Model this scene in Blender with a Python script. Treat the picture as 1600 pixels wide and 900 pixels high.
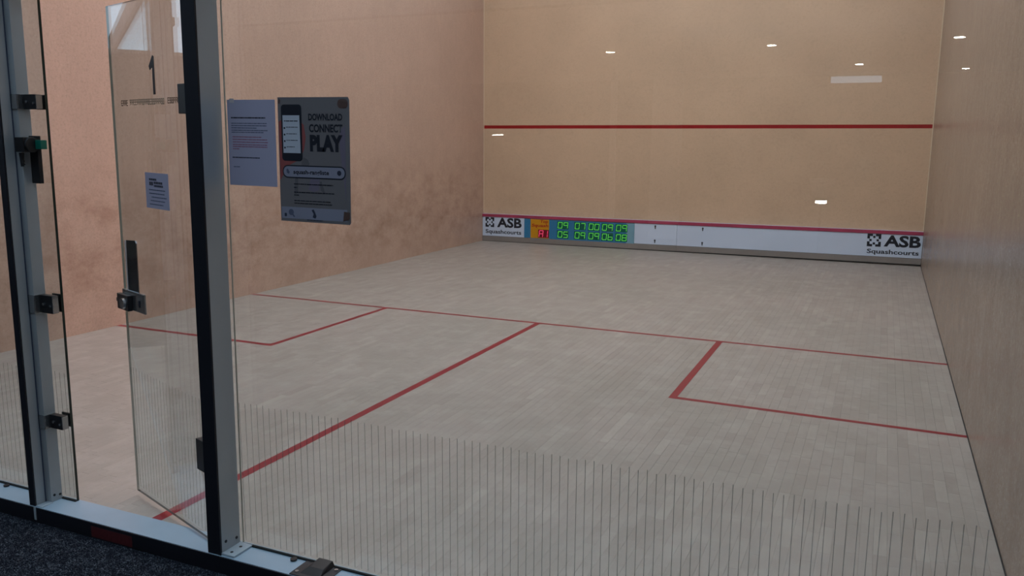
import bpy, bmesh, math, random
from mathutils import Vector, Matrix
random.seed(7)
for o in list(bpy.data.objects): bpy.data.objects.remove(o)
SC = bpy.context.scene; C = SC.collection
PI = math.pi

# ------------------------------------------------------------------ camera
cam = bpy.data.cameras.new('camera'); co = bpy.data.objects.new('camera', cam); C.objects.link(co)
cam.sensor_width = 36; cam.lens = 36*1296.3/1600; cam.clip_start = .05
yaw, pit, rol = .4184, -.1726, .0073
F = Vector((-math.sin(yaw)*math.cos(pit), math.cos(yaw)*math.cos(pit), math.sin(pit)))
Rr = Vector((math.cos(yaw), math.sin(yaw), 0)); U = Rr.cross(F)
R2 = Rr*math.cos(rol)+U*math.sin(rol); U2 = U*math.cos(rol)-Rr*math.sin(rol)
m = Matrix((R2, U2, -F)).transposed().to_4x4(); m.translation = (5.8808, -2.3259, 1.5546)
co.matrix_world = m
SC.camera = co
CAMP = Vector((5.8808, -2.3259, 1.5546))

# ------------------------------------------------------------------ world, exposure, lights
SC.view_settings.view_transform = 'Standard'; SC.view_settings.look = 'None'
SC.view_settings.gamma = 1; SC.view_settings.exposure = 0.07
try: SC.view_settings.use_curve_mapping = False
except Exception: pass
try:
    SC.cycles.use_denoising = True
    SC.cycles.max_bounces = 10; SC.cycles.transparent_max_bounces = 16
    SC.cycles.sample_clamp_indirect = 6
except Exception: pass
wd = bpy.data.worlds.new('sky'); SC.world = wd; wd.use_nodes = True
bg = wd.node_tree.nodes['Background']; bg.inputs[0].default_value = (.60, .80, 1.0, 1); bg.inputs[1].default_value = 1.9
SKY = bg

COURT_L = 25.5          # radiance of the court's ceiling luminaires
SPOT_L = 130.0          # radiance of the lobby's little downlights

# ------------------------------------------------------------------ materials
def new_mat(name):
    m = bpy.data.materials.new(name); m.use_nodes = True
    nt = m.node_tree; return m, nt, nt.nodes['Principled BSDF'], nt.nodes['Material Output']
def simple(name, col, rough=.5, metal=0, spec=.5, bump=0, bscale=200, emit=None, es=0, var=0, vscale=30):
    m, nt, b, out = new_mat(name)
    b.inputs['Base Color'].default_value = (*col, 1); b.inputs['Roughness'].default_value = rough
    b.inputs['Metallic'].default_value = metal; b.inputs['Specular IOR Level'].default_value = spec
    if emit: b.inputs['Emission Color'].default_value = (*emit, 1); b.inputs['Emission Strength'].default_value = es
    tc = nt.nodes.new('ShaderNodeTexCoord')
    if bump:
        n = nt.nodes.new('ShaderNodeTexNoise'); n.inputs['Scale'].default_value = bscale
        nt.links.new(tc.outputs['Object'], n.inputs['Vector'])
        bp = nt.nodes.new('ShaderNodeBump'); bp.inputs['Strength'].default_value = bump; bp.inputs['Distance'].default_value = .002
        nt.links.new(n.outputs['Fac'], bp.inputs['Height']); nt.links.new(bp.outputs[0], b.inputs['Normal'])
    if var:
        n = nt.nodes.new('ShaderNodeTexNoise'); n.inputs['Scale'].default_value = vscale; n.inputs['Detail'].default_value = 4
        nt.links.new(tc.outputs['Object'], n.inputs['Vector'])
        mx = nt.nodes.new('ShaderNodeMix'); mx.data_type = 'RGBA'
        mx.inputs[6].default_value = (*[c*(1-var) for c in col], 1); mx.inputs[7].default_value = (*[min(1, c*(1+var)) for c in col], 1)
        nt.links.new(n.outputs['Fac'], mx.inputs[0]); nt.links.new(mx.outputs[2], b.inputs['Base Color'])
    return m
def srgb(r, g, b):
    f = lambda c: (c/255/12.92) if c/255 <= .04045 else ((c/255+.055)/1.055)**2.4
    return (f(r), f(g), f(b))

def N(nt, t, **kw):
    n = nt.nodes.new(t)
    for k, v in kw.items(): setattr(n, k, v)
    return n
def ramp(nt, fac, stops):
    r = nt.nodes.new('ShaderNodeValToRGB')
    while len(r.color_ramp.elements) < len(stops): r.color_ramp.elements.new(.5)
    for e, (p, c) in zip(r.color_ramp.elements, stops): e.position = p; e.color = (*c, 1) if len(c) == 3 else c
    nt.links.new(fac, r.inputs[0]); return r
def mixc(nt, fac, a, b, mode='MIX'):
    x = nt.nodes.new('ShaderNodeMix'); x.data_type = 'RGBA'; x.blend_type = mode
    for sock, v in ((0, fac), (6, a), (7, b)):
        if hasattr(v, 'is_linked') or hasattr(v, 'links'): nt.links.new(v, x.inputs[sock])
        elif sock == 0: x.inputs[0].default_value = v
        else: x.inputs[sock].default_value = (*v, 1)
    return x.outputs[2]
def noise(nt, vec, scale, detail=3, rough=.5):
    n = nt.nodes.new('ShaderNodeTexNoise'); n.inputs['Scale'].default_value = scale
    n.inputs['Detail'].default_value = detail; n.inputs['Roughness'].default_value = rough
    nt.links.new(vec, n.inputs['Vector']); return n.outputs['Fac']
def mapping(nt, vec, s):
    mp = nt.nodes.new('ShaderNodeMapping'); mp.inputs['Scale'].default_value = s
    nt.links.new(vec, mp.inputs[0]); return mp.outputs[0]

def plaster(name, col, rough, spec, coat, coat_rough, dirt, dirt_z, speck, bump, streak=.0):
    """sealed court plaster: fine grain, ball marks low on the wall, glossy sealer"""
    m, nt, b, out = new_mat(name)
    tc = N(nt, 'ShaderNodeTexCoord'); P = tc.outputs['Object']
    c = mixc(nt, ramp(nt, noise(nt, P, 1.1, 4, .6), [(.3, (0, 0, 0)), (.7, (1, 1, 1))]).outputs[0], tuple(x*.93 for x in col), tuple(min(1, x*1.05) for x in col))
    g = noise(nt, P, 42, 4, .75)
    c = mixc(nt, ramp(nt, g, [(.36, (1, 1, 1)), (.5, (0, 0, 0))]).outputs[0], c, mixc(nt, speck, c, (.20, .13, .07)))
    c = mixc(nt, ramp(nt, noise(nt, P, 60, 2, .6), [(.58, (0, 0, 0)), (.7, (1, 1, 1))]).outputs[0], c, mixc(nt, speck*.7, c, (.95, .85, .70)))
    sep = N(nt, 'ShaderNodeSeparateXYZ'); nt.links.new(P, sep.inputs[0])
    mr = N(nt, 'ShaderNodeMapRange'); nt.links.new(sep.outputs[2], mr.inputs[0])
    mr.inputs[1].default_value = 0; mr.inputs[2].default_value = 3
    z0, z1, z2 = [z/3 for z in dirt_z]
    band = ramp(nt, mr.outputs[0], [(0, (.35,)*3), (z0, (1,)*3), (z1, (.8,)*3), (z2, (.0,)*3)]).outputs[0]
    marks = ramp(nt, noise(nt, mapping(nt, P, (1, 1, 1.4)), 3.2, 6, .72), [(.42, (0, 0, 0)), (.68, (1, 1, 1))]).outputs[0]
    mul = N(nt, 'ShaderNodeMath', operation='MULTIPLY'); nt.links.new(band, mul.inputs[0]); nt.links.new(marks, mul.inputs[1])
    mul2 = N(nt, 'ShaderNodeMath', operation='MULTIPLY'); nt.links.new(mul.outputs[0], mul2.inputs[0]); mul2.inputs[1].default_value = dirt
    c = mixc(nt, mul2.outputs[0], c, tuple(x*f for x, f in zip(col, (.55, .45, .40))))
    nt.links.new(c, b.inputs['Base Color'])
    # vertical trowel streaks and little scuffs
    stv = ramp(nt, noise(nt, mapping(nt, P, (5, 5, 2.2)), 2.6, 6, .72), [(.40, (0, 0, 0)), (.66, (1, 1, 1))]).outputs[0]
    mu3 = N(nt, 'ShaderNodeMath', operation='MULTIPLY'); nt.links.new(stv, mu3.inputs[0]); mu3.inputs[1].default_value = streak
    c = mixc(nt, mu3.outputs[0], c, tuple(x*.62 for x in col))
    scf = ramp(nt, noise(nt, mapping(nt, P, (7, 7, 5)), 5, 3, .5), [(.70, (0, 0, 0)), (.76, (.5, .5, .5))]).outputs[0]
    mu4 = N(nt, 'ShaderNodeMath', operation='MULTIPLY'); nt.links.new(scf, mu4.inputs[0]); nt.links.new(band, mu4.inputs[1])
    c = mixc(nt, mu4.outputs[0], c, tuple(x*.45 for x in col))
    nt.links.new(c, b.inputs['Base Color'])
    bp = N(nt, 'ShaderNodeBump'); bp.inputs['Strength'].default_value = bump; bp.inputs['Distance'].default_value = .003
    nt.links.new(noise(nt, P, 70, 4, .6), bp.inputs['Height']); nt.links.new(bp.outputs[0], b.inputs['Normal'])
    b.inputs['Roughness'].default_value = rough; b.inputs['Specular IOR Level'].default_value = spec
    b.inputs['Coat Weight'].default_value = coat; b.inputs['Coat Roughness'].default_value = coat_rough
    return m

MAT = {}
MAT['front'] = plaster('front wall plaster', (.71, .50, .335), .30, .5, .25, .08, .15, (.2, .5, 1.2), .12, .0)
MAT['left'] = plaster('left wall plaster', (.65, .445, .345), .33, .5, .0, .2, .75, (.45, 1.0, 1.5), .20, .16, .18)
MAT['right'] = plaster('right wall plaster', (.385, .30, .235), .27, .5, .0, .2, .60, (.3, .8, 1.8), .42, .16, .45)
MAT['rim'] = simple('pale wall', (.5, .48, .44), .8, bump=.1)
MAT['lit_edge'] = simple('pale lit glass edge', (.50, .46, .36), .5)  # pale tone of a lit glass edge, put into the colour
MAT['bead'] = simple('pale corner bead', (.78, .62, .44), .4)
MAT['red'] = simple('red line paint', srgb(146, 20, 40), .35, var=.08, vscale=12)
MAT['wallred'] = simple('red wall line paint', srgb(160, 22, 24), .35, var=.05, vscale=12)
MAT['pinkred'] = simple('red board edge', srgb(176, 66, 96), .3, var=.3, vscale=8)
MAT['white'] = simple('white enamel sheet', (.66, .76, .92), .28, var=.04, vscale=3)
MAT['skirt'] = simple('grey metal skirt', (.30, .27, .25), .45, .2, var=.15, vscale=4)
MAT['dark'] = simple('dark joint', (.02, .02, .02), .7)
MAT['ink'] = simple('black print', (.010, .012, .022), .5)
MAT['navy'] = simple('dark blue grey print', (.03, .035, .06), .5)
MAT['groove'] = simple('dark blue grey groove', (.07, .08, .13), .5)
MAT['blue'] = simple('blue print', srgb(52, 128, 172), .35)
MAT['paleblue'] = simple('pale blue print', srgb(128, 172, 190), .35)
MAT['orange'] = simple('orange print', srgb(214, 150, 20), .35)
MAT['redprint'] = simple('red print', srgb(170, 30, 14), .4)
MAT['ledwin'] = simple('dark green display window', (.004, .13, .08), .25)
MAT['ledwinred'] = simple('dark red display window', (.22, .008, .02), .25)
MAT['green_led'] = simple('green display segment', (.05, .4, .05), .4, emit=(.20, 1.0, .10), es=.55)
MAT['red_led'] = simple('red display segment', (.5, .05, .08), .4, emit=(1.0, .05, .16), es=1.0)
MAT['alu'] = simple('brushed aluminium', (.43, .46, .48), .42, .3, bump=.03, bscale=300, var=.06, vscale=6)
MAT['sill'] = simple('white coated aluminium sill', (.36, .49, .60), .32, .1, var=.06, vscale=9)
MAT['black_alu'] = simple('black anodised metal', (.012, .013, .02), .45, .2)
MAT['black'] = simple('black plastic', (.012, .012, .014), .4)
MAT['rubber'] = simple('black rubber', (.01, .012, .012), .8)
MAT['steel'] = simple('satin steel', (.42, .43, .44), .25, .9)
MAT['foot'] = simple('pale aluminium foot', (.42, .50, .56), .45, .1)
MAT['mirror'] = simple('polished steel', (.45, .45, .47), .08, 1.0)
MAT['screw'] = simple('dark screw', (.05, .05, .055), .4, .6)
MAT['tealgreen'] = simple('green plastic', (.0, .13, .09), .4)
MAT['paper'] = simple('white paper', (.40, .38, .50), .85)
MAT['poster'] = simple('poster paper grey', (.17, .155, .16), .55)
MAT['posterlow'] = simple('poster paper pale band', (.26, .26, .33), .55)
MAT['posterwhite'] = simple('poster white', (.5, .53, .6), .55)
MAT['posterred'] = simple('poster red sleeve', (.30, .075, .07), .55)
MAT['postermauve'] = simple('poster mauve figure', (.17, .14, .19), .55)
MAT['postershade'] = simple('poster grey figure', (.12, .11, .12), .55)
MAT['paperred'] = simple('red text', (.30, .10, .16), .8)
MAT['papertext'] = simple('grey text', (.10, .11, .17), .8)
MAT['tape'] = simple('brown tape', (.10, .055, .045), .5)
MAT['cleartape'] = simple('pale tape', (.55, .5, .5), .4)
MAT['brownfilm'] = simple('brown lettering film', (.13, .075, .04), .5)
MAT['palefilm'] = simple('grey brown lettering film', (.26, .19, .12), .5)
MAT['num'] = simple('dark brown numeral film', (.022, .008, .006), .45)
MAT['stripe_old'] = simple('grey green stripe print', (.25, .27, .26), .6)
MAT['sticker'] = simple('dark red sticker', (.09, .012, .015), .5, var=.5, vscale=60)
MAT['lampface'] = simple('lamp diffuser', (1, 1, 1), .5, emit=(1, .97, 1.04), es=COURT_L)
MAT['spotface'] = simple('downlight face', (1, 1, 1), .5, emit=(1, .95, .85), es=SPOT_L)
MAT['ceil'] = simple('white ceiling', (.62, .60, .56), .8)
MAT['lobby'] = simple('lobby wall', (.33, .31, .30), .8, bump=.1)
MAT['lobbywhite'] = simple('lobby white frame', (.6, .6, .58), .6)

def glass(name, tint):
    m, nt, b, out = new_mat(name); nt.nodes.remove(b)
    tr = N(nt, 'ShaderNodeBsdfTransparent'); tr.inputs[0].default_value = (*tint, 1)
    gl = N(nt, 'ShaderNodeBsdfGlossy'); gl.inputs['Roughness'].default_value = .0; gl.inputs[0].default_value = (1, 1, 1, 1)
    fr = N(nt, 'ShaderNodeFresnel'); ge = N(nt, 'ShaderNodeNewGeometry')
    mr = N(nt, 'ShaderNodeMapRange'); nt.links.new(ge.outputs['Backfacing'], mr.inputs[0])
    mr.inputs[3].default_value = 1.5; mr.inputs[4].default_value = 1/1.5
    nt.links.new(mr.outputs[0], fr.inputs['IOR'])
    mx = N(nt, 'ShaderNodeMixShader'); nt.links.new(fr.outputs[0], mx.inputs[0]); nt.links.new(tr.outputs[0], mx.inputs[1]); nt.links.new(gl.outputs[0], mx.inputs[2])
    nt.links.new(mx.outputs[0], out.inputs[0]); return m
MAT['glass'] = glass('toughened glass', (.868, .922, .930))
def print_on_glass():
    m, nt, b, out = new_mat('thin grey print on glass')
    b.inputs['Base Color'].default_value = (.22, .25, .24, 1); b.inputs['Roughness'].default_value = .6
    tr = N(nt, 'ShaderNodeBsdfTransparent'); mx = N(nt, 'ShaderNodeMixShader'); mx.inputs[0].default_value = .42
    nt.links.new(tr.outputs[0], mx.inputs[1]); nt.links.new(b.outputs[0], mx.inputs[2]); nt.links.new(mx.outputs[0], out.inputs[0]); return m
MAT['stripe'] = print_on_glass()
MAT['edge'] = simple('dark green glass edge', (.012, .022, .018), .2)
MAT['edgepale'] = simple('green glass edge', (.38, .38, .31), .3)

def wood():
    m, nt, b, out = new_mat('bleached maple strips')
    tc = N(nt, 'ShaderNodeTexCoord'); ge = N(nt, 'ShaderNodeNewGeometry'); oi = N(nt, 'ShaderNodeObjectInfo')
    at = N(nt, 'ShaderNodeAttribute', attribute_name='shade')
    P = tc.outputs['Object']
    r = ramp(nt, at.outputs['Fac'], [(0, (.385, .335, .295)), (.2, (.42, .37, .325)), (.55, (.435, .385, .345)), (.85, (.46, .41, .365)), (1, (.50, .45, .40))])
    gr = noise(nt, mapping(nt, P, (40, 3, 1)), 2.5, 5, .6)
    c = mixc(nt, ramp(nt, gr, [(.35, (0, 0, 0)), (.75, (1, 1, 1))]).outputs[0], mixc(nt, .22, r.outputs[0], (.29, .25, .20)), r.outputs[0])
    big = noise(nt, ge.outputs['Position'], .9, 5, .6)
    c = mixc(nt, ramp(nt, big, [(.36, (.55, .55, .55)), (.62, (0, 0, 0))]).outputs[0], c, (.34, .315, .27))
    sm = noise(nt, ge.outputs['Position'], 4.5, 6, .7)
    c = mixc(nt, ramp(nt, sm, [(.46, (0, 0, 0)), (.72, (.5, .5, .5))]).outputs[0], c, (.55, .51, .46))
    sc = noise(nt, ge.outputs['Position'], 23, 3, .5)
    c = mixc(nt, ramp(nt, sc, [(.75, (0, 0, 0)), (.79, (.6, .6, .6))]).outputs[0], c, (.20, .16, .13))
    nt.links.new(c, b.inputs['Base Color']); b.inputs['Roughness'].default_value = .42; b.inputs['Specular IOR Level'].default_value = .4
    bp = N(nt, 'ShaderNodeBump'); bp.inputs['Strength'].default_value = .05; bp.inputs['Distance'].default_value = .001
    nt.links.new(gr, bp.inputs['Height']); nt.links.new(bp.outputs[0], b.inputs['Normal'])
    return m
MAT['wood'] = wood()
MAT['woodgap'] = simple('joint filler under the strips', (.38, .33, .28), .8)

def carpet():
    m, nt, b, out = new_mat('dark loop carpet')
    ge = N(nt, 'ShaderNodeNewGeometry')
    n1 = noise(nt, ge.outputs['Position'], 170, 2, .6); n2 = noise(nt, ge.outputs['Position'], 45, 3, .6)
    c = ramp(nt, n1, [(.35, (.008, .010, .016)), (.5, (.034, .040, .054)), (.64, (.15, .17, .20))]).outputs[0]
    c = mixc(nt, ramp(nt, n2, [(.42, (.0,)*3), (.58, (.85,)*3)]).outputs[0], c, (.014, .016, .025))
    nt.links.new(c, b.inputs['Base Color']); b.inputs['Roughness'].default_value = .95; b.inputs['Specular IOR Level'].default_value = .1
    return m
MAT['carpet'] = carpet()

# ------------------------------------------------------------------ geometry helpers
class MB:
    def __init__(s): s.v = []; s.f = []; s.m = []
    def box(s, x0, x1, y0, y1, z0, z1, mi=0):
        b = len(s.v)
        s.v += [(x0, y0, z0), (x1, y0, z0), (x1, y1, z0), (x0, y1, z0), (x0, y0, z1), (x1, y0, z1), (x1, y1, z1), (x0, y1, z1)]
        for q in ((3, 2, 1, 0), (4, 5, 6, 7), (0, 1, 5, 4), (1, 2, 6, 5), (2, 3, 7, 6), (3, 0, 4, 7)):
            s.f.append([b+i for i in q]); s.m.append(mi)
        return s
    def poly(s, pts, y0, y1, mi=0):
        """polygon in x-z (counter clockwise seen from -y) given a thickness y0 (front) .. y1 (back)"""
        b = len(s.v); n = len(pts)
        s.v += [(x, y0, z) for x, z in pts]+[(x, y1, z) for x, z in pts]
        s.f.append([b+i for i in range(n)]); s.m.append(mi)
        s.f.append([b+n+i for i in reversed(range(n))]); s.m.append(mi)
        for i in range(n):
            j = (i+1) % n; s.f.append([b+j, b+i, b+n+i, b+n+j]); s.m.append(mi)
        return s
    def prism(s, pts, z0, z1, mi=0):
        """polygon in x-y (counter clockwise from above) raised z0..z1"""
        b = len(s.v); n = len(pts)
        s.v += [(x, y, z0) for x, y in pts]+[(x, y, z1) for x, y in pts]
        s.f.append([b+i for i in reversed(range(n))]); s.m.append(mi)
        s.f.append([b+n+i for i in range(n)]); s.m.append(mi)
        for i in range(n):
            j = (i+1) % n; s.f.append([b+i, b+j, b+n+j, b+n+i]); s.m.append(mi)
        return s
    def cyl(s, c, r, h, axis='z', n=20, r2=None, mi=0):
        b = len(s.v); r2 = r if r2 is None else r2
        for k, (rad, hh) in enumerate(((r, 0), (r2, h))):
            for i in range(n):
                a = 2*PI*i/n; p, q = rad*math.cos(a), rad*math.sin(a)
                s.v.append({'z': (c[0]+p, c[1]+q, c[2]+hh), 'y': (c[0]+q, c[1]+hh, c[2]+p), 'x': (c[0]+hh, c[1]+p, c[2]+q)}[axis])
        s.f.append([b+i for i in reversed(range(n))]); s.m.append(mi); s.f.append([b+n+i for i in range(n)]); s.m.append(mi)
        for i in range(n):
            j = (i+1) % n; s.f.append([b+i, b+j, b+n+j, b+n+i]); s.m.append(mi)
        return s
    def build(s, name, mats, parent=None, bevel=0, disp=None):
        me = bpy.data.meshes.new(name)
        vv = [disp(*p) for p in s.v] if disp else s.v
        me.from_pydata(vv, [], s.f)
        if not isinstance(mats, (list, tuple)): mats = [mats]
        for a in mats: me.materials.append(MAT[a])
        for p, i in zip(me.polygons, s.m): p.material_index = i
        me.update()
        return link(name, me, parent, bevel)
def link(name, me, parent=None, bevel=0):
    o = bpy.data.objects.new(name, me); C.objects.link(o)
    if parent: o.parent = parent
    if bevel:
        bm = bmesh.new(); bm.from_mesh(me)
        bmesh.ops.bevel(bm, geom=[e for e in bm.edges if e.is_manifold and e.calc_face_angle(0) > .5], offset=bevel, segments=2, profile=.6, affect='EDGES')
        bm.to_mesh(me); bm.free()
    return o
def tag(o, label=None, cat=None, group=None, kind=None):
    if label: o['label'] = label
    if cat: o['category'] = cat
    if group: o['group'] = group
    if kind: o['kind'] = kind
    return o
def empty(name, loc=(0, 0, 0)):
    o = bpy.data.objects.new(name, None); C.objects.link(o); o.location = loc; o.empty_display_size = .05; return o
def text(name, body, x0, x1, z0, z1, y, mat, parent, bold=0.0, shear=0, disp=None, depth=.0004):
    """lettering facing -y fitted to the box x0..x1, z0..z1 (caps or full bounds)"""
    cu = bpy.data.curves.new(name, 'FONT'); cu.body = body; cu.size = 1; cu.offset = bold; cu.shear = shear; cu.resolution_u = 3
    t = bpy.data.objects.new(name, cu); C.objects.link(t)
    dg = bpy.context.evaluated_depsgraph_get(); dg.update()
    me = bpy.data.meshes.new_from_object(t.evaluated_get(dg)); bpy.data.objects.remove(t); bpy.data.curves.remove(cu)
    bm = bmesh.new(); bm.from_mesh(me)
    bmesh.ops.remove_doubles(bm, verts=bm.verts, dist=1e-5)
    xs = [v.co.x for v in bm.verts]; ys = [v.co.y for v in bm.verts]
    ax, bx, ay, by = min(xs), max(xs), min(ys), max(ys)
    for v in bm.verts:
        p = ((v.co.x-ax)/(bx-ax)*(x1-x0)+x0, y, (v.co.y-ay)/(by-ay)*(z1-z0)+z0)
        v.co = disp(*p) if disp else p
    bm.to_mesh(me); bm.free(); me.materials.clear(); me.materials.append(MAT[mat]); me.name = name
    return link(name, me, parent)

# ================================================================== COURT SHELL
W, L, H = 6.4, 9.75, 5.64
XL, XR, YB, YF, ZC = -6.0, 8.2, -14.0, L, 4.6     # lobby extents

floor = MB().box(0, W, .02, L, -.12, -.004).build('floor', 'woodgap'); tag(floor, 'pale maple strip floor of the squash court', kind='structure')
# maple strips, laid lengthwise with staggered joints
def add_plank(V, Fc, Sh, x0, x1, y0, y1, dz, s):
    b = len(V); g = .0002; c = .0006; z = dz
    V += [(x0+g, y0+g, -.012), (x1-g, y0+g, -.012), (x1-g, y1-g, -.012), (x0+g, y1-g, -.012),
          (x0+g, y0+g, z-.0006), (x1-g, y0+g, z-.0006), (x1-g, y1-g, z-.0006), (x0+g, y1-g, z-.0006),
          (x0+g+c, y0+g+c, z), (x1-g-c, y0+g+c, z), (x1-g-c, y1-g-c, z), (x0+g+c, y1-g-c, z)]
    for q in ((8, 9, 10, 11), (4, 5, 9, 8), (5, 6, 10, 9), (6, 7, 11, 10), (7, 4, 8, 11), (0, 1, 5, 4), (1, 2, 6, 5), (2, 3, 7, 6), (3, 0, 4, 7)):
        Fc.append([b+i for i in q]); Sh.append(s)
planks = []
PW = W/128
for r in range(128):
    y = .022-random.random()*.26
    tone = random.gauss(0, .05)
    while y < L:
        ln = .268+random.choice((0, 0, 0, .02, -.02)); y0 = max(y, .022); y1 = min(y+ln, L)
        if y1-y0 > .01: planks.append((r*PW, (r+1)*PW, y0, y1, random.uniform(-.00012, .0), min(1, max(0, random.gauss(.5, .25)+tone))))
        y += ln
def visible(p):
    d = Vector(((p[0]+p[1])/2, (p[2]+p[3])/2, 0))-CAMP
    w = d.dot(F); u = 800+1296*d.dot(R2)/w; v = 450-1296*d.dot(U2)/w
    return -20 < u < 1580 and -20 < v < 915
planks.sort(key=lambda p: (not visible(p), (Vector(((p[0]+p[1])/2, (p[2]+p[3])/2, 0))-CAMP).length))
def plank_mesh(lst, name):
    V, Fc, Sh = [], [], []
    for p in lst: add_plank(V, Fc, Sh, *p)
    me = bpy.data.meshes.new(name); me.from_pydata(V, [], Fc); me.materials.append(MAT['wood'])
    a = me.attributes.new('shade', 'FLOAT', 'FACE'); a.data.foreach_set('value', Sh); me.update(); return me
for p in planks[:300]:
    q = (-(p[1]-p[0])/2, (p[1]-p[0])/2, -(p[3]-p[2])/2, (p[3]-p[2])/2, p[4], p[5])
    o = link('plank', plank_mesh([q], 'plank'), floor); o.location = ((p[0]+p[1])/2, (p[2]+p[3])/2, 0)
o = link('plank_field', plank_mesh(planks[300:], 'plank_field'), floor); tag(o, kind='stuff')

# red floor lines (paint, a hair thick)
def line(pts, label): o = MB().prism(pts, .0001, .0006).build('court_line', 'red', floor); o['label'] = label
line([(0, 4.268), (6.4, 4.258), (6.4, 4.300), (0, 4.310)], 'thin red short line running across the court')
line([(3.190, .022), (3.243, .022), (3.222, 4.262), (3.172, 4.262)], 'red half court line running toward the front wall')
line([(1.603, 2.612), (1.652, 2.612), (1.655, 4.265), (1.607, 4.265)], 'red side of the left service box')
line([(0, 2.612), (1.603, 2.612), (1.603, 2.660), (0, 2.660)], 'red back edge of the left service box')
line([(4.752, 2.618), (4.800, 2.618), (4.795, 4.262), (4.747, 4.262)], 'red side of the right service box')
line([(4.800, 2.618), (6.4, 2.600), (6.4, 2.640), (4.800, 2.662)], 'red back edge of the right service box')

wl = MB().box(-.2, 0, .45, L+.2, -.12, H+.1).build('wall_left', 'left'); tag(wl, 'salmon beige sealed plaster side wall left of the court', kind='structure')  # stops short of the back glass so the door can reflect the lobby window
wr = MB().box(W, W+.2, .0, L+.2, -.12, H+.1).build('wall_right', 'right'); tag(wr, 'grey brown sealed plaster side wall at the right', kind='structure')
wf = MB().box(0, W, L, L+.2, -.12, H+.1).build('wall_front', 'front'); tag(wf, 'glossy golden beige front wall with a red service line', kind='structure')
o = MB().prism([(0, L-.0008), (W, L-.0008), (W, L), (0, L)], 1.783, 1.832).build('service_line', 'wallred', wf); o['label'] = 'red service line across the front wall'
# thin shadow gap along the foot of the right wall
for x0, x1, nm in ((W-.004, W-.0002, 'trim_1'),):
    tag(MB().box(x0, x1, .03, L-.04, .0004, .006).build(nm, 'dark'), 'thin dark joint strip where right wall meets floor', kind='structure')

tag(MB().box(.0005, .010, L-.009, L-.0005, .46, H-.01).build('trim_9', 'bead'), 'pale corner bead at the left end of the front wall', kind='structure')
tag(MB().box(W-.012, W-.0005, L-.009, L-.0005, .475, H-.01).build('trim_10', 'bead'), 'pale corner bead at the right end of the front wall', kind='structure')
ceil = MB().box(-.2, W+.2, -.1, L+.2, H, H+.15).build('ceiling', 'ceil'); tag(ceil, 'white ceiling high over the court', kind='structure')
# court luminaires (out of the frame; they light the court)
lum0 = None
k = 0
for yy in (1.5, 3.6, 5.7, 7.6):
    for xx in (1.1, 3.2, 5.3):
        if lum0 is None:
            t = empty('ceiling_light'); MB().box(-.64, .64, -.17, .17, -.07, 0).build('housing', 'lobbywhite', t, .006)
            MB().box(-.6, .6, -.13, .13, -.074, -.0705).build('diffuser', 'lampface', t); lum0 = t; r = t
        else:
            r = lum0.copy(); C.objects.link(r)
            for ch in lum0.children: c = ch.copy(); C.objects.link(c); c.parent = r
        r.location = (xx, yy, H-.001)
        row = {1.5: 'nearest the glass', 3.6: 'over the service boxes', 5.7: 'over mid court', 7.6: 'nearest the front wall'}[yy]; side = {1.1: 'left', 3.2: 'middle', 5.3: 'right'}[xx]
        tag(r, 'white court ceiling luminaire, %s one of the row %s' % (side, row), 'light', 'court ceiling lights')

# ================================================================== TIN (board along the foot of the front wall)
tin = empty('tin_board', (W/2, L, 0)); tag(tin, 'low white metal board along the foot of the front wall with red top edge', 'board')
tin.location = (0, 0, 0)
TY = L-.045
def tz(z, x): return z+.018*(x/W-.5)      # the fitted board rises a touch to the right
def slab(name, x0, x1, z0, z1, y0, y1, mat, label=None, bevel=0):
    b = MB(); b.v = [(x0, y0, tz(z0, x0)), (x1, y0, tz(z0, x1)), (x1, y1, tz(z0, x1)), (x0, y1, tz(z0, x0)), (x0, y0, tz(z1, x0)), (x1, y0, tz(z1, x1)), (x1, y1, tz(z1, x1)), (x0, y1, tz(z1, x0))]
    b.f = [list(q) for q in ((3, 2, 1, 0), (4, 5, 6, 7), (0, 1, 5, 4), (1, 2, 6, 5), (2, 3, 7, 6), (3, 0, 4, 7))]; b.m = [0]*6
    o = b.build(name, mat, tin, bevel)
    if label: o['label'] = label
    return o
for x0, x1 in ((.004, .7345), (2.5255, 3.1625), (3.1665, W-.004)):
    slab('sheet_panel', x0, x1, .094, .396, TY, L-.001, 'white', bevel=.0015)
slab('back_plate', .735, 2.525, .094, .396, TY+.012, L-.001, 'skirt')
for x0, x1 in ((.002, 3.1635), (3.1655, W-.002)):
    slab('top_batten', x0, x1, .400, .446, TY-.008, L-.001, 'pinkred', 'red top edge of the board', .002)
    slab('skirt_strip', x0, x1, .014, .090, TY-.006, L-.001, 'skirt', 'grey metal foot strip of the board', .002)
slab('light_trim', .003, W-.003, .446, .449, TY-.004, L-.001, 'white')
slab('floor_gap', .002, W-.002, .001, .0135, TY-.002, L-.001, 'dark')
for bx in (2.84, 3.538, 4.6, 5.55):
    for bz in (.365, .155):
        b = MB(); b.cyl((bx, TY-.005, tz(bz, bx)), .013, .006, 'y', 12); b.box(bx-.007, bx+.007, TY-.003, TY+.001, tz(bz, bx)-.038, tz(bz, bx)+.01)
        if bx < 4 : b.build('bolt', 'screw', tin)
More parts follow.
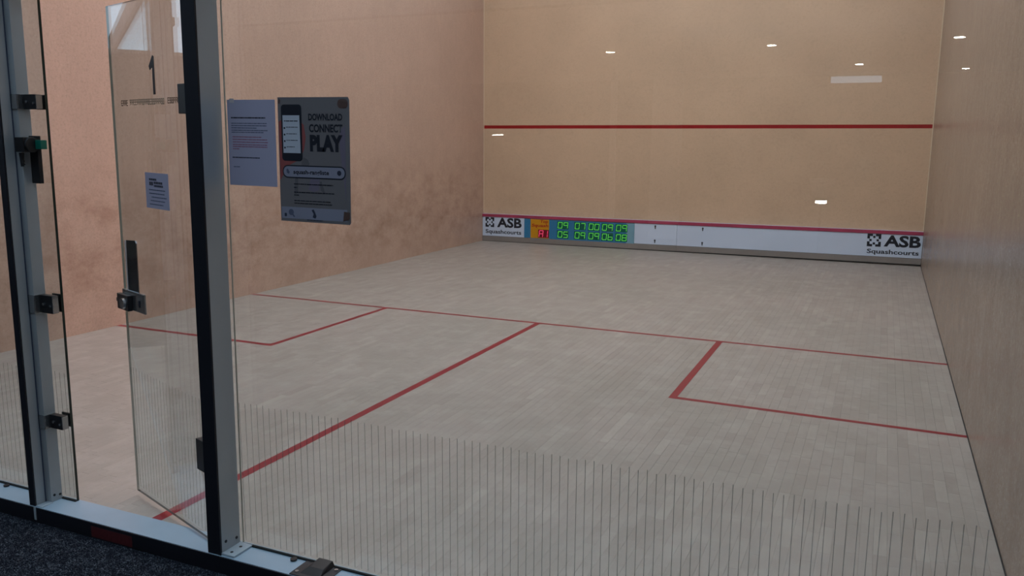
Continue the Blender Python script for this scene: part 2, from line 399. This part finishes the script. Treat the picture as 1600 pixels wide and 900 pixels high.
def four_corner_logo(x, z, s, y, parent):
    """square emblem: four corner brackets round a ring of four small blocks"""
    b = MB(); t = s*.19; a = s*.39
    for sx in (0, 1):
        for sz in (0, 1):
            cx = x+(s if sx else 0); cz = z+(s if sz else 0); dx = -1 if sx else 1; dz = -1 if sz else 1
            xs = sorted((cx, cx+dx*a)); zs = sorted((cz, cz+dz*t)); b.box(xs[0], xs[1], y, y+.0005, zs[0], zs[1])
            xs = sorted((cx, cx+dx*t)); zs = sorted((cz+dz*t, cz+dz*a)); b.box(xs[0], xs[1], y, y+.0005, zs[0], zs[1])
    k = s*.17
    for px, pz in ((.5, .76), (.5, .24), (.24, .5), (.76, .5)):
        b.box(x+px*s-k/2, x+px*s+k/2, y, y+.0005, z+pz*s-k/2, z+pz*s+k/2)
    return b.build('emblem', 'ink', parent)
ty = TY-.0012
four_corner_logo(.055, .228, .155, ty, tin); text('lettering', 'ASB', .262, .690, .228, .384, ty, 'ink', tin, .035)['label'] = 'large black letters at the left end'
text('lettering', 'Squashcourts', .058, .684, .108, .190, ty, 'ink', tin, .022)['label'] = 'smaller black word at the left end'
four_corner_logo(5.728, .232, .170, ty, tin); text('lettering', 'ASB', 5.935, 6.378, .238, .394, ty, 'ink', tin, .035)['label'] = 'large black letters at the right end'
text('lettering', 'Squashcourts', 5.735, 6.362, .122, .200, ty, 'ink', tin, .022)['label'] = 'smaller black word at the right end'

# scoreboard set into the board
sb = empty('scoreboard', (0, 0, 0)); tag(sb, 'blue and orange electronic scoreboard with green digits set into the white board', 'scoreboard')
SY = TY-.003
MB().box(.736, 2.40, SY, TY+.0115, .086, .388).build('face_panel', 'blue', sb)
MB().box(2.40, 2.524, SY, TY+.0115, .088, .390).build('end_panel', 'paleblue', sb)['label'] = 'pale blue end of the scoreboard'
MB().box(.846, 1.158, SY-.0015, SY, .090, .386).build('orange_panel', 'orange', sb)
text('lettering', 'Top', 1.012, 1.142, .318, .380, SY-.0022, 'redprint', sb, .03, .15)
text('lettering', 'Squash', .862, 1.146, .254, .314, SY-.0022, 'redprint', sb, .03, .15)
SEG = {'0': 'abcdef', '1': 'bc', '5': 'acdfg', '6': 'cdefg', '7': 'abc', '8': 'abcdefg', '9': 'abcfg', 'A': 'abcefg', '9x': 'abcfg'}
def digit(ch, x, z, w, h, y, mat, parent):
    t = h*.085; b = MB(); sh = lambda px, pz: (x+px+(pz)*.10, z+pz)
    def seg(x0, x1, z0, z1): b.poly([sh(x0, z0), sh(x1, z0), sh(x1, z1), sh(x0, z1)], y, y+.0005)
    for s in SEG[ch]:
        if s == 'a': seg(t*.6, w-t*.6, h-t, h)
        if s == 'd': seg(t*.6, w-t*.6, 0, t)
        if s == 'g': seg(t*.6, w-t*.6, h/2-t/2, h/2+t/2)
        if s == 'f': seg(0, t, h/2+t*.4, h-t*.5)
        if s == 'b': seg(w-t, w, h/2+t*.4, h-t*.5)
        if s == 'e': seg(0, t, t*.5, h/2-t*.4)
        if s == 'c': seg(w-t, w, t*.5, h/2-t*.4)
    return b.build('digit', mat, parent)
for row, z, ws in ((0, .262, ('09', '07', '00', '09', '09')), (1, .120, ('05', '09', '09', '06', '08'))):
    for x, wv in zip((1.297, 1.578, 1.802, 2.016, 2.236), ws):
        win = MB().box(x-.005, x+.182, SY-.0012, SY, z-.012, z+.108).build('display_window', 'ledwin', sb)
        for i, ch in enumerate(wv): digit(ch, x+.004+i*.092, z, .072, .096, SY-.002, 'green_led', win)
win = MB().box(.975, 1.156, SY-.0024, SY-.0015, .100, .226).build('display_window', 'ledwinred', sb); win['label'] = 'red display window'
digit('A', .985, .108, .070, .108, SY-.0032, 'red_led', win); digit('1', 1.065, .108, .066, .108, SY-.0032, 'red_led', win)

# ================================================================== GLASS BACK WALL
LEAN = .0115
SILLZ = .01
def sill(x0, x1, nm, label):
    o = MB().box(x0, x1, -.108, .0215, -.02, SILLZ).build(nm, 'sill', None, .0012); tag(o, label, kind='structure')
    f = MB().box(x0, x1, -.112, -.1085, -.0585, SILLZ-.002).build('fascia', 'black_alu', o); f['label'] = 'black front face of the sill'
    return o
s1 = sill(.0, 2.662, 'trim_2', 'white metal sill under the left glass pane')
s2 = sill(2.664, 3.694, 'trim_3', 'white metal door threshold between the two posts')
s3 = sill(3.696, W, 'trim_4', 'white metal sill under the large right glass pane')
MB().box(3.01, 3.24, -.1128, -.1121, -.052, -.006).build('sticker', 'sticker', s2)['label'] = 'dark red sticker on the black face'
tag(MB().box(.0, W, -.100, -.02, -.0585, -.0202).build('trim_5', 'black_alu'), 'black base rail under the sills', kind='structure')
tag(MB().box(.0, W, -.105, .03, 2.17, 2.29).build('trim_6', 'alu', None, .003), 'metal head rail over the glass panes', kind='structure')

def pane(name, x0, x1, z0, z1, label, lean=0, y0=.004, y1=.016):
    b = MB(); b.box(x0, x1, y0, y1, z0, z1); b.m = [1, 1, 0, 1, 0, 1]
    if lean: b.v = [(x+lean*z, y, z) for x, y, z in b.v]
    o = b.build(name, ['glass', 'edge']); tag(o, label, kind='structure'); return o
def stripes(o, x0, x1, ztop, y, lean=0):
    b = MB(); x = x0
    while x < x1:
        b.box(x-.0011, x+.0011, y-.0003, y, .03, ztop+random.uniform(-.004, .004)); x += .0281
    if lean: b.v = [(x+lean*z, yy, z) for x, yy, z in b.v]
    s = b.build('printed_stripes', 'stripe', o); tag(s, 'fine grey vertical stripes printed on the foot of the glass', kind='stuff')
w1 = pane('window_1', .002, 2.640, SILLZ, 2.165, 'large glass pane at the left edge of the picture')
stripes(w1, .03, 2.59, .585, .0039)
MB().box(.0, 2.60, -.003, .0035, SILLZ, SILLZ+.007).build('gasket', 'rubber', w1)
w2 = pane('window_2', 2.652, 2.785, SILLZ, 2.165, 'narrow glass strip between left post and door opening', LEAN)
stripes(w2, 2.719, 2.783, .585, .0039)
MB().box(2.70, 2.785, -.003, .0035, SILLZ, SILLZ+.005).build('gasket', 'rubber', w2)
w3 = pane('window_3', 3.655, W-.002, SILLZ, 2.165, 'large glass pane right of the door post')
stripes(w3, 3.722, 6.212, .585, .0039)
MB().box(3.70, W, -.003, .0035, SILLZ, SILLZ+.007).build('gasket', 'rubber', w3)
b = MB(); b.box(3.708, 3.7125, .0005, .0038, .02, 2.16); b.v = [(x+LEAN*z, y, z) for x, y, z in b.v]; b.build('lit_edge_strip', 'lit_edge', w3)['label'] = 'pale strip painted as the lit glass edge beside the post'  # added strip, painted pale for the light caught on the pane edge

# posts --------------------------------------------------------------
PH = 2.168
pa = empty('metal_post', (2.60, 0, SILLZ)); pa.rotation_euler.y = LEAN*.9
tag(pa, 'left aluminium post with lock box and glass clamps', 'post', 'door frame posts')
MB().box(.034, .068, -.105, -.098, -.009, PH-.01).build('front_strip', 'black_alu', pa, .001)['label'] = 'black front face'
MB().box(.036, .069, -.0978, -.058, .001, PH-.01).build('front_profile', 'alu', pa, .001)
MB().box(.036, .066, -.0578, -.0505, .001, PH-.01).build('groove', 'groove', pa)['label'] = 'dark groove'
MB().box(.030, .098, -.050, .003, .001, PH-.01).build('rear_profile', 'alu', pa, .0015)
MB().box(.0705, .108, -.103, -.0505, .0006, .004).build('foot_plate', 'foot', pa, .0008)
MB().box(.070, .082, -.1150, -.1125, -.055, .003).build('foot_tab', 'foot', pa)
b = MB(); b.cyl((.098, -.035, .03), .0055, .002, 'x', 10).build('screw', 'screw', pa); MB().cyl((.098, -.008, .024), .0055, .002, 'x', 10).build('screw', 'screw', pa)
def clamp(z, h):
    ax = .098
    b = MB(); b.box(ax-.06, ax+.004, -.055, -.0502, z-h/2, z+h/2)
    b.box(ax+.001, ax+.006, -.052, -.004, z-h/2, z+h/2); c = b.build('clamp_bracket', 'steel', pa, .001)
    b = MB(); b.box(ax+.0065, ax+.078, -.030, -.004, z-h/2, z+h/2); j = b.build('clamp_jaw', 'black', c, .002)
    MB().box(ax+.02, ax+.076, .0165, .024, z-h/2, z+h/2).build('clamp_jaw', 'black', c, .001)
    MB().cyl((ax+.028, -.0345, z), .006, .005, 'y', 10).build('screw', 'steel', c)
    MB().cyl((ax+.068, -.034, z-.006), .005, .005, 'y', 10).build('screw', 'steel', c)
    MB().box(ax+.0785, ax+.083, -.030, -.004, z-h/2+.002, z+h/2-.002).build('jaw_end', 'steel', c)
MB().box(.02, .094, -.112, -.0985, 2.055, 2.09).build('top_bracket', 'black', pa, .001)
clamp(1.705-SILLZ, .058); clamp(.885-SILLZ, .076); clamp(.374-SILLZ, .060)
lk = MB().cyl((.099, -.045, 1.527), .030, .062, 'x', 24); lk.box(.0985, .150, -.078, -.036, 1.498, 1.556)
lk = lk.build('lock_box', 'black', pa, .003); lk['label'] = 'black lock box in front of the glass strip'
MB().box(.150, .192, -.034, -.006, 1.510, 1.546).build('green_catch', 'tealgreen', lk, .002)['label'] = 'green catch on the glass strip'
MB().box(.105, .152, -.020, -.002, 1.372, 1.562).build('back_plate', 'black', lk, .002)
MB().box(-.058, -.003, .017, .03, 1.375, 1.50).build('keep_plate', 'black', lk, .002)
ky = MB().cyl((.108, -.058, 1.440), .006, .055, 'z', 12, .010); ky.box(.108, .120, -.062, -.054, 1.446, 1.452); ky.box(.108, .118, -.062, -.054, 1.458, 1.466)
ky.build('key_stub', 'screw', lk)

pb = empty('metal_post', (3.633, 0, SILLZ)); pb.rotation_euler.y = LEAN*.9
tag(pb, 'aluminium post between the open glass door and the notices', 'post', 'door frame posts')
MB().box(0, .062, -.105, -.096, -.009, PH-.01).build('front_strip', 'black_alu', pb, .001)['label'] = 'black front face'
MB().box(.003, .0615, -.0958, .0025, .001, PH-.01).build('profile', 'alu', pb, .0015)
MB().box(.0622, .123, -.101, .002, .0004, .009).build('foot_plate', 'foot', pb, .001)
for x, y in ((.092, -.03), (.092, -.078)): MB().cyl((x, y, .009), .006, .0012, 'z', 10).build('screw', 'screw', pb)
for y, z in ((-.075, .045), (-.018, .035)): MB().cyl((.0615, y, z), .006, .002, 'x', 10).build('screw', 'screw', pb)

# floor clamp at the foot of the right pane
fc = empty('glass_clamp', (4.10, 0, SILLZ)); tag(fc, 'black metal clamp holding the foot of the right glass pane', 'clamp')
MB().box(-.082, .075, -.107, .0035, .0, .004).build('base_plate', 'screw', fc, .001)
b = MB(); b.v = [(-.050, -.09, .004), (.040, -.09, .004), (.040, .003, .004), (-.050, .003, .004), (-.030, -.055, .018), (.030, -.055, .018), (.030, .003, .024), (-.030, .003, .024)]
b.f = [[3, 2, 1, 0], [4, 5, 6, 7], [0, 1, 5, 4], [1, 2, 6, 5], [2, 3, 7, 6], [3, 0, 4, 7]]; b.m = [0]*6; b.build('clamp_body', 'black', fc, .002)
for x, y in ((-.064, -.085), (.060, -.018)): MB().cyl((x, y, .004), .007, .003, 'z', 12).build('screw', 'steel', fc)
st = MB().cyl((0, 0, 0), .013, .007, 'z', 14).build('rubber_stop', 'black'); st.location = (3.968, -.006, SILLZ+.0005)
st.location.y = -.018; tag(st, 'small round black stop on the white sill left of the clamp', 'stop')
st = MB().cyl((0, 0, 0), .012, .007, 'z', 14).build('rubber_stop', 'black'); st.location = (2.36, -.018, SILLZ+.0005)
tag(st, 'small round black stop on the white sill under the left pane', 'stop')

# ================================================================== DOOR
door = empty('door_1', (3.610, -.045, .018)); tag(door, 'frameless glass door standing open into the court, numbered 1', kind='structure')
door.rotation_mode = 'XYZ'; door.matrix_world = Matrix.Translation((3.610, -.045, .018)) @ Matrix.Rotation(LEAN, 4, 'Y') @ Matrix.Rotation(-.3315, 4, 'Z')
DW, DH = .693, 2.058
b = MB(); b.box(-DW, -.012, -.005, .005, 0, DH); b.m = [1, 1, 0, 1, 0, 2]
dg_ = b.build('door_glass', ['glass', 'edge', 'edgepale'], door)
dz0 = -.018
b = MB(); x = -DW+.015
while x < -.02:
    b.box(x-.0011, x+.0011, -.0054, -.0051, .03, .568+random.uniform(-.004, .004)); x += .0281
tag(b.build('printed_stripes', 'stripe', door), 'fine grey vertical stripes printed on the foot of the door', kind='stuff')
MB().box(-.085, .006, -.016, .016, 1.650+dz0, 1.755+dz0).build('hinge', 'black', door, .003)
MB().box(-.085, .006, -.016, .016, .300+dz0, .425+dz0).build('hinge', 'black', door, .003)
hp = MB().poly([(-.637, .925+dz0), (-.537, .915+dz0), (-.534, 1.135+dz0), (-.545, 1.146+dz0), (-.630, 1.141+dz0)], -.009, -.0055).build('handle_plate', 'mirror', door); hp['label'] = 'polished slot shaped handle plate'
MB().box(-.650, -.638, -.008, -.0055, .925+dz0, 1.138+dz0).build('handle_edge', 'cleartape', door)
lc = MB().box(-.690, -.478, -.014, -.0055, .848+dz0, .930+dz0).build('lock_plate', 'steel', door, .002)
MB().box(-.700, -.592, -.034, -.0142, .846+dz0, .912+dz0).build('lock_case', 'black', lc, .003)
MB().cyl((-.632, -.044, .876+dz0), .022, .010, 'y', 18, .024).build('thumb_turn', 'steel', lc)
MB().box(-.530, -.518, -.0165, -.0142, .872+dz0, .900+dz0).build('keyhole', 'ink', lc)
MB().box(-.728, -.700, -.026, -.018, .872+dz0, .888+dz0).build('latch', 'steel', lc, .001)
nb = MB(); YN = -.0058
nb.poly([(-.303, 1.723+dz0), (-.283, 1.723+dz0), (-.283, 1.862+dz0), (-.296, 1.866+dz0), (-.330, 1.828+dz0), (-.322, 1.812+dz0), (-.302, 1.822+dz0)], YN, YN+.0004)
nb.build('numeral', 'num', door)['label'] = 'dark numeral 1'
def glyphs(name, x0, x1, z0, z1, y, mat, parent, seed):
    """a run of letter-sized strokes too small to read in the photograph"""
    rnd = random.Random(seed); b = MB(); x = x0; h = z1-z0
    while x < x1-.012:
        w = min(.016, x1-x); t = .0035; k = rnd.random()
        b.box(x, x+t, y, y+.0004, z0, z1)
        b.box(x+t, x+w-.003, y, y+.0004, z1-t, z1)
        b.box(x+t, x+w-.003, y, y+.0004, z0+h*.45, z0+h*.45+t)
        if k < .6: b.box(x+t, x+w-.003, y, y+.0004, z0, z0+t)
        if k > .3: b.box(x+w-.003-t, x+w-.003, y, y+.0004, z0+t, z1-t)
        x += w
    o = b.build(name, mat, parent); return o
glyphs('lettering', -.598, -.530, 1.684+dz0, 1.706+dz0, YN, 'brownfilm', door, 1)
glyphs('lettering', -.516, -.200, 1.686+dz0, 1.708+dz0, YN, 'palefilm', door, 2)
glyphs('lettering', -.188, -.040, 1.688+dz0, 1.710+dz0, YN, 'brownfilm', door, 3)

def word_lines(b, rows, y, seed):
    rnd = random.Random(seed)
    for x0, x1, z, h in rows:
        x = x0
        while x < x1-.003:
            w = min(rnd.uniform(.006, .022), x1-x)
            b.box(x, x+w-.0016, y, y+.0002, z-h/2, z+h/2); x += w
# notice on the door (taped, so an object of its own)
nd = empty('paper_notice'); tag(nd, 'small paper notice taped to the open glass door', 'notice')
nd.matrix_world = door.matrix_world.copy() @ Matrix.Translation((-.416, -.0062, 1.291+dz0))
MB().box(0, .200, -.0006, 0, 0, .138).build('sheet', 'paper', nd)
b = MB(); word_lines(b, [(.035, .10, .112, .008), (.075, .15, .100, .009), (.035, .07, .096, .014), (.075, .155, .088, .008)], -.0009, 5); b.build('heading', 'navy', nd)
b = MB(); word_lines(b, [(.03, .17, .072, .004), (.03, .165, .058, .004), (.05, .18, .044, .004), (.04, .165, .030, .004), (.03, .150, .016, .004)], -.0009, 6); b.build('text_lines', 'papertext', nd)

# notices on the outer face of the right pane
n1 = empty('paper_notice', (3.734, .0036, 1.401)); tag(n1, 'bluish white paper sheet with text taped to glass right of the post', 'notice')
n1.rotation_euler.y = .012
MB().box(0, .212, -.0006, 0, 0, .298).build('sheet', 'paper', n1)
b = MB(); word_lines(b, [(.016, .17, .236, .0045)], -.0009, 8); b.build('heading', 'ink', n1)
b = MB(); word_lines(b, [(.016, .175, .217, .003), (.016, .175, .209, .003), (.016, .13, .201, .003), (.016, .178, .193, .003), (.016, .16, .186, .003)], -.0009, 9); b.build('text_lines', 'papertext', n1)
b = MB(); word_lines(b, [(.02, .15, .170, .003), (.02, .175, .161, .003), (.02, .178, .152, .003), (.02, .175, .143, .003), (.02, .175, .136, .003), (.02, .05, .128, .003)], -.0009, 10); b.build('text_lines', 'paperred', n1)['label'] = 'red text'
b = MB(); word_lines(b, [(.016, .14, .098, .004)], -.0009, 11); b.build('text_line', 'navy', n1)
b = MB(); word_lines(b, [(.02, .05, .065, .003)], -.0009, 12); b.build('signature', 'papertext', n1)
MB().box(.012, .032, -.0012, -.0007, .288, .302).build('tape', 'cleartape', n1)

# poster
PWD, PHT = .297, .422
def curl(x, y, z):
    d = max(0, (x-.277)/.020)
    return (x, y-.005*d*d*(1.0-.3*z/PHT), z)
po = empty('poster', (3.957, .0034, 1.282)); po.rotation_euler.y = .010
tag(po, 'grey poster with a telephone picture and bold words on the glass', 'poster')
def sheet(name, x0, x1, z0, z1, y, mat, label=None, nx=44, cut=0):
    """thin sheet of the poster, cut into columns so it follows the curled edge"""
    b = MB(); y1 = y+.0003
    xs = [x0+(x1-x0)*i/nx for i in range(nx+1)]
    n = len(xs)
    zt = [z1-(cut if (cut and i == nx) else 0) for i in range(n)]
    zb = [z0+(cut*.7 if (cut and i == nx) else 0) for i in range(n)]
    b.v = [(x, y, a) for x, a in zip(xs, zb)]+[(x, y, a) for x, a in zip(xs, zt)]+[(x, y1, a) for x, a in zip(xs, zb)]+[(x, y1, a) for x, a in zip(xs, zt)]
    for i in range(nx):
        b.f += [[i, i+1, n+i+1, n+i], [2*n+i+1, 2*n+i, 3*n+i, 3*n+i+1], [n+i, n+i+1, 3*n+i+1, 3*n+i], [i+1, i, 2*n+i, 2*n+i+1]]
    b.f += [[0, n, 3*n, 2*n], [nx, 2*n+nx, 3*n+nx, n+nx]]
    b.m = [0]*len(b.f)
    o = b.build(name, mat, po, disp=curl)
    if label: o['label'] = label
    return o
sheet('sheet', 0, PWD, 0, PHT, -.0006, 'poster', cut=.010)
sheet('pale_band', .004, PWD-.018, .010, .050, -.0008, 'posterlow', 'pale band along the bottom', 44)
def art(name, pts, y, mat, label=None):
    o = MB().poly(pts, y, y+.0002).build(name, mat, po, disp=curl)
    if label: o['label'] = label
def rrect(x0, x1, z0, z1, r, n=5):
    P = []
    for cx, cz, a0 in ((x1-r, z0+r, -90), (x1-r, z1-r, 0), (x0+r, z1-r, 90), (x0+r, z0+r, 180)):
        for i in range(n+1): a = math.radians(a0+90*i/n); P.append((cx+r*math.cos(a), cz+r*math.sin(a)))
    return P
art('red_sleeve', [(.003, .140), (.012, .155), (.045, .195), (.090, .215), (.108, .250), (.115, .290), (.108, .330), (.090, .345), (.010, .345), (.003, .34)], -.0010, 'posterred', 'dark red sleeve holding the telephone')
art('figure_shade', [(.095, .175), (.118, .182), (.128, .200), (.120, .215), (.103, .222), (.095, .205)], -.0009, 'postershade')
art('figure_shade', [(.122, .112), (.142, .105), (.165, .112), (.170, .150), (.150, .160), (.130, .150)], -.0009, 'postermauve')
art('figure_shade', [(.172, .112), (.186, .100), (.190, .104), (.176, .142), (.168, .140)], -.0009, 'postershade')
art('figure_shade', [(.060, .095), (.076, .098), (.078, .150), (.066, .158)], -.0009, 'postershade')
art('mauve_figure', [(.260, .200), (.276, .080), (.277, .330), (.262, .318), (.252, .290)], -.0009, 'postermauve')
art('phone', rrect(.014, .100, .208, .398, .012), -.0013, 'ink', 'black telephone picture')
art('phone_screen', [(.020, .235), (.093, .235), (.091, .362), (.020, .362)], -.0016, 'posterwhite', 'pale screen of the telephone')
b = MB(); word_lines(b, [(.026, .085, .343, .003), (.034, .085, .322, .002), (.034, .08, .300, .002), (.034, .085, .278, .002), (.034, .07, .256, .002)], -.0019, 14)
for zz in (.316, .294, .272, .250): b.box(.024, .030, -.0019, -.0017, zz, zz+.006)
b.build('screen_rows', 'ink', po, disp=curl)
text('lettering', 'DOWNLOAD', .128, .266, .345, .368, -.0013, 'ink', po, .035, disp=curl)
text('lettering', 'CONNECT', .130, .266, .306, .333, -.0013, 'ink', po, .035, disp=curl)
text('lettering', 'PLAY', .132, .266, .242, .298, -.0013, 'ink', po, .06, disp=curl)
art('search_rim', rrect(.014, .276, .150, .194, .021), -.0012, 'ink', 'dark rim of the search bar')
art('search_bar', rrect(.018, .272, .154, .190, .0179), -.0015, 'posterlow', 'pale search bar')
text('lettering', 'squash-rangliste', .060, .208, .160, .179, -.0019, 'ink', po, .02, disp=curl)
b = MB(); b.cyl((.250, -.0019, .172), .0085, .0003, 'y', 14); b.build('round_symbol', 'navy', po, disp=curl)
b = MB(); b.poly([(.030, .178), (.036, .182), (.044, .170), (.040, .164), (.032, .168)], -.0019, -.0017).build('search_symbol', 'papertext', po, disp=curl)
b = MB(); word_lines(b, [(.060, .225, .130, .003), (.060, .075, .118, .003), (.060, .230, .102, .003), (.060, .085, .092, .003), (.060, .215, .073, .003), (.060, .220, .064, .003)], -.0013, 15); b.build('text_lines', 'ink', po, disp=curl)
b = MB(); b.cyl((.045, -.0012, .032), .011, .0002, 'y', 12); b.poly([(.050, .022), (.057, .014), (.060, .018), (.054, .026)], -.0012, -.0010)
b.build('round_symbol', 'papertext', po, disp=curl)
art('player_symbol', [(.136, .018), (.140, .030), (.132, .042), (.140, .046), (.146, .036), (.152, .022), (.147, .014)], -.0012, 'navy')
b = MB(); word_lines(b, [(.112, .180, .008, .003)], -.0012, 16); b.build('text_lines', 'navy', po, disp=curl)
art('small_symbol', rrect(.016, .026, .016, .028, .003), -.0012, 'navy')
art('tape', rrect(.247, .290, .385, .415, .014), -.0012, 'tape', 'brown tape on the top right corner')
art('tape', [(.262, .010), (.290, .020), (.292, .042), (.266, .044)], -.0012, 'tape', 'dark tape on the bottom right corner')
art('tape', [(.002, .402), (.010, .400), (.012, .412), (.006, .418)], -.0012, 'tape')

# ================================================================== LOBBY (behind and beside the camera)
CZ = -.0600
carpet_floor = MB().box(XL, XR, YB, -.101, CZ-.1, CZ).build('floor.001', 'carpet'); tag(carpet_floor, 'dark blue grey speckled loop carpet outside the glass wall', kind='structure')
V, Fc = [], []; rn = random.Random(3)
x = 1.9
while x < 4.35:
    yy = -.118
    while yy > -1.15:
        # only where the frame can show it
        px, py = x+rn.uniform(-.004, .004), yy+rn.uniform(-.004, .004)
        d = Vector((px, py, CZ))-CAMP; w = d.dot(F); u = 800+1296*d.dot(R2)/w; v = 450-1296*d.dot(U2)/w
        if -60 < u < 520 and 780 < v < 960:
            r = rn.uniform(.0028, .0048); h = rn.uniform(.002, .0055); b0 = len(V); a = rn.random()*PI
            for i in range(4): V.append((px+r*math.cos(a+i*PI/2), py+r*math.sin(a+i*PI/2), CZ+.0002))
            for i in range(4): V.append((px+.55*r*math.cos(a+i*PI/2), py+.55*r*math.sin(a+i*PI/2), CZ+h))
            Fc.append([b0+4, b0+5, b0+6, b0+7])
            for i in range(4): j = (i+1) % 4; Fc.append([b0+i, b0+j, b0+4+j, b0+4+i])
        yy -= .0078
    x += .0078
me = bpy.data.meshes.new('carpet_pile'); me.from_pydata(V, [], Fc); me.materials.append(MAT['carpet']); me.update()
tag(link('carpet_pile', me, carpet_floor), kind='stuff')

def wall(name, label, boxes, mat='lobby'):
    b = MB()
    for q in boxes: b.box(*q)
    return tag(b.build(name, mat), label, kind='structure')
# left lobby wall with a high window, x = XL
ZL = 2.8                                    # the low ceiling behind y = YL
YL = -5.0
b = MB(); b.box(-.012, 0, .023, .448, 0, ZC-.001); b.m = [1, 1, 1, 0, 1, 0]  # unseen pane added in the wall opening that passes window light to the door
tag(b.build('window_added', ['glass', 'edge']), 'added glass side pane that lets the lobby window reflect in the door', kind='structure')
WY0, WY1, WZ0, WZ1 = -4.2, .9, 2.76, 4.35
wall('wall_outer_left', 'grey lobby wall far left with a high window', [(XL-.2, XL, YB, WY0, CZ-.1, ZC), (XL-.2, XL, WY0, WY1, CZ-.1, WZ0), (XL-.2, XL, WY0, WY1, WZ1, ZC), (XL-.2, XL, WY1, 1.5, CZ-.1, ZC)])
o = wall('window_4', 'high lobby window with upright and slanting bars', [(XL-.12, XL-.05, WY0, WY1, WZ0, WZ0+.05), (XL-.12, XL-.05, -.62, -.52, WZ0+.05, WZ1), (XL-.12, XL-.05, -2.3, -2.22, WZ0+.05, WZ1)], 'lobbywhite')
wall('wall_outer_right', 'grey lobby wall beyond the court at the right', [(XR, XR+.2, YB, .2, CZ-.1, ZC)])
wall('wall_outer_front', 'lobby walls either side of the court', [(XL, -.2, 1.3, 1.5, CZ-.1, ZC), (W+.2, XR, .0, .2, CZ-.1, ZC)])
tag(MB().box(XL, -.2, -.100, 1.3, CZ-.1, CZ).build('floor.002', 'carpet'), 'strip of dark carpet left of the court', kind='structure')
wall('wall_over_glass', 'wall above the open top of the glass', [(-.2, W+.2, -.1, -.0005, ZC, H)])
wins = [(4.85, 5.70, 2.66, 2.79)]
bx = []; xc = XL
for x0, x1, z0, z1 in wins:
    bx += [(xc, x0, YB-.2, YB, CZ-.1, ZC), (x0, x1, YB-.2, YB, CZ-.1, z0), (x0, x1, YB-.2, YB, z1, ZC)]; xc = x1
bx.append((xc, XR, YB-.2, YB, CZ-.1, ZC))
wall('wall_back', 'lobby wall behind the camera with a slot window', bx)
wall('wall_bulkhead', 'bulkhead where the lobby ceiling drops', [(XL, XR, YL-.15, YL, ZL, ZC)])
SKX0, SKX1, SKY0, SKY1 = .2, 7.4, -3.6, -1.1
wall('ceiling.001', 'tall lobby ceiling with a long rooflight', [(XL, XR, YL, SKY0, ZC, ZC+.15), (XL, XR, SKY1, 0.0, ZC, ZC+.15), (XL, SKX0, SKY0, SKY1, ZC, ZC+.15), (SKX1, XR, SKY0, SKY1, ZC, ZC+.15), (XL, -.2, 0, 1.5, ZC, ZC+.15)], 'ceil')
wall('ceiling.002', 'low white lobby ceiling with downlights', [(XL, XR, YB, YL-.15, ZL, ZL+.12)], 'ceil')
wall('window_5', 'rooflight bars over the lobby', [(xx, xx+.08, SKY0, SKY1, ZC+.02, ZC+.14) for xx in (1.9, 3.7, 5.5)], 'lobbywhite')
wall('trim_7', 'pale column in the lobby', [(2.15, 2.62, -12.2, -11.9, CZ, ZL)], 'lobbywhite')
wall('trim_8', 'pale door frame post in the lobby', [(1.37, 1.47, -12.1, -12.0, CZ, ZL)], 'lobbywhite')
# downlights: seen only as small bright reflections in the glass
def spot(x, y, z, label, r=.055):
    t = empty('downlight', (x, y, z)); tag(t, label, 'light', 'lobby downlights')
    MB().cyl((0, 0, -.012), r+.02, .012, 'z', 24).build('rim', 'lobbywhite', t); MB().cyl((0, 0, -.016), r, .0035, 'z', 24).build('lens', 'spotface', t)
spot(2.33, -8.88, ZL, 'round downlight at the left of the nearer ceiling row')
spot(4.46, -8.80, ZL, 'round downlight in the middle of the nearer ceiling row')
spot(6.54, -8.72, ZL, 'round downlight at the right of the nearer ceiling row')
spot(5.39, -11.81, ZL, 'round downlight at the left of the ceiling row by the back wall')
spot(6.93, -13.1, ZL, 'round downlight at the right of the ceiling row by the back wall')
t = empty('pendant_lamp', (1.06, -8.0, 1.67)); tag(t, 'small pendant lamp hanging in the lobby behind the camera', 'light')
MB().cyl((0, 0, .02), .004, ZL-1.69, 'z', 8).build('cord', 'black', t); MB().cyl((0, 0, 0), .10, .03, 'z', 20, .04).build('shade', 'black', t); MB().cyl((0, 0, -.006), .07, .005, 'z', 20).build('lens', 'spotface', t)
t = empty('floor_lamp', (5.22, -8.0, CZ)); tag(t, 'slender floor lamp with a pale flared shade behind the camera', 'light')
MB().cyl((0, 0, 0), .14, .02, 'z', 24).build('base', 'black', t); MB().cyl((0, 0, .02), .012, .93, 'z', 10).build('pole', 'black', t)
MB().cyl((0, 0, .985), .075, .25, 'z', 24, .15).build('shade', 'lobbywhite', t); MB().cyl((0, 0, .952), .06, .03, 'z', 20).build('lens', 'spotface', t)
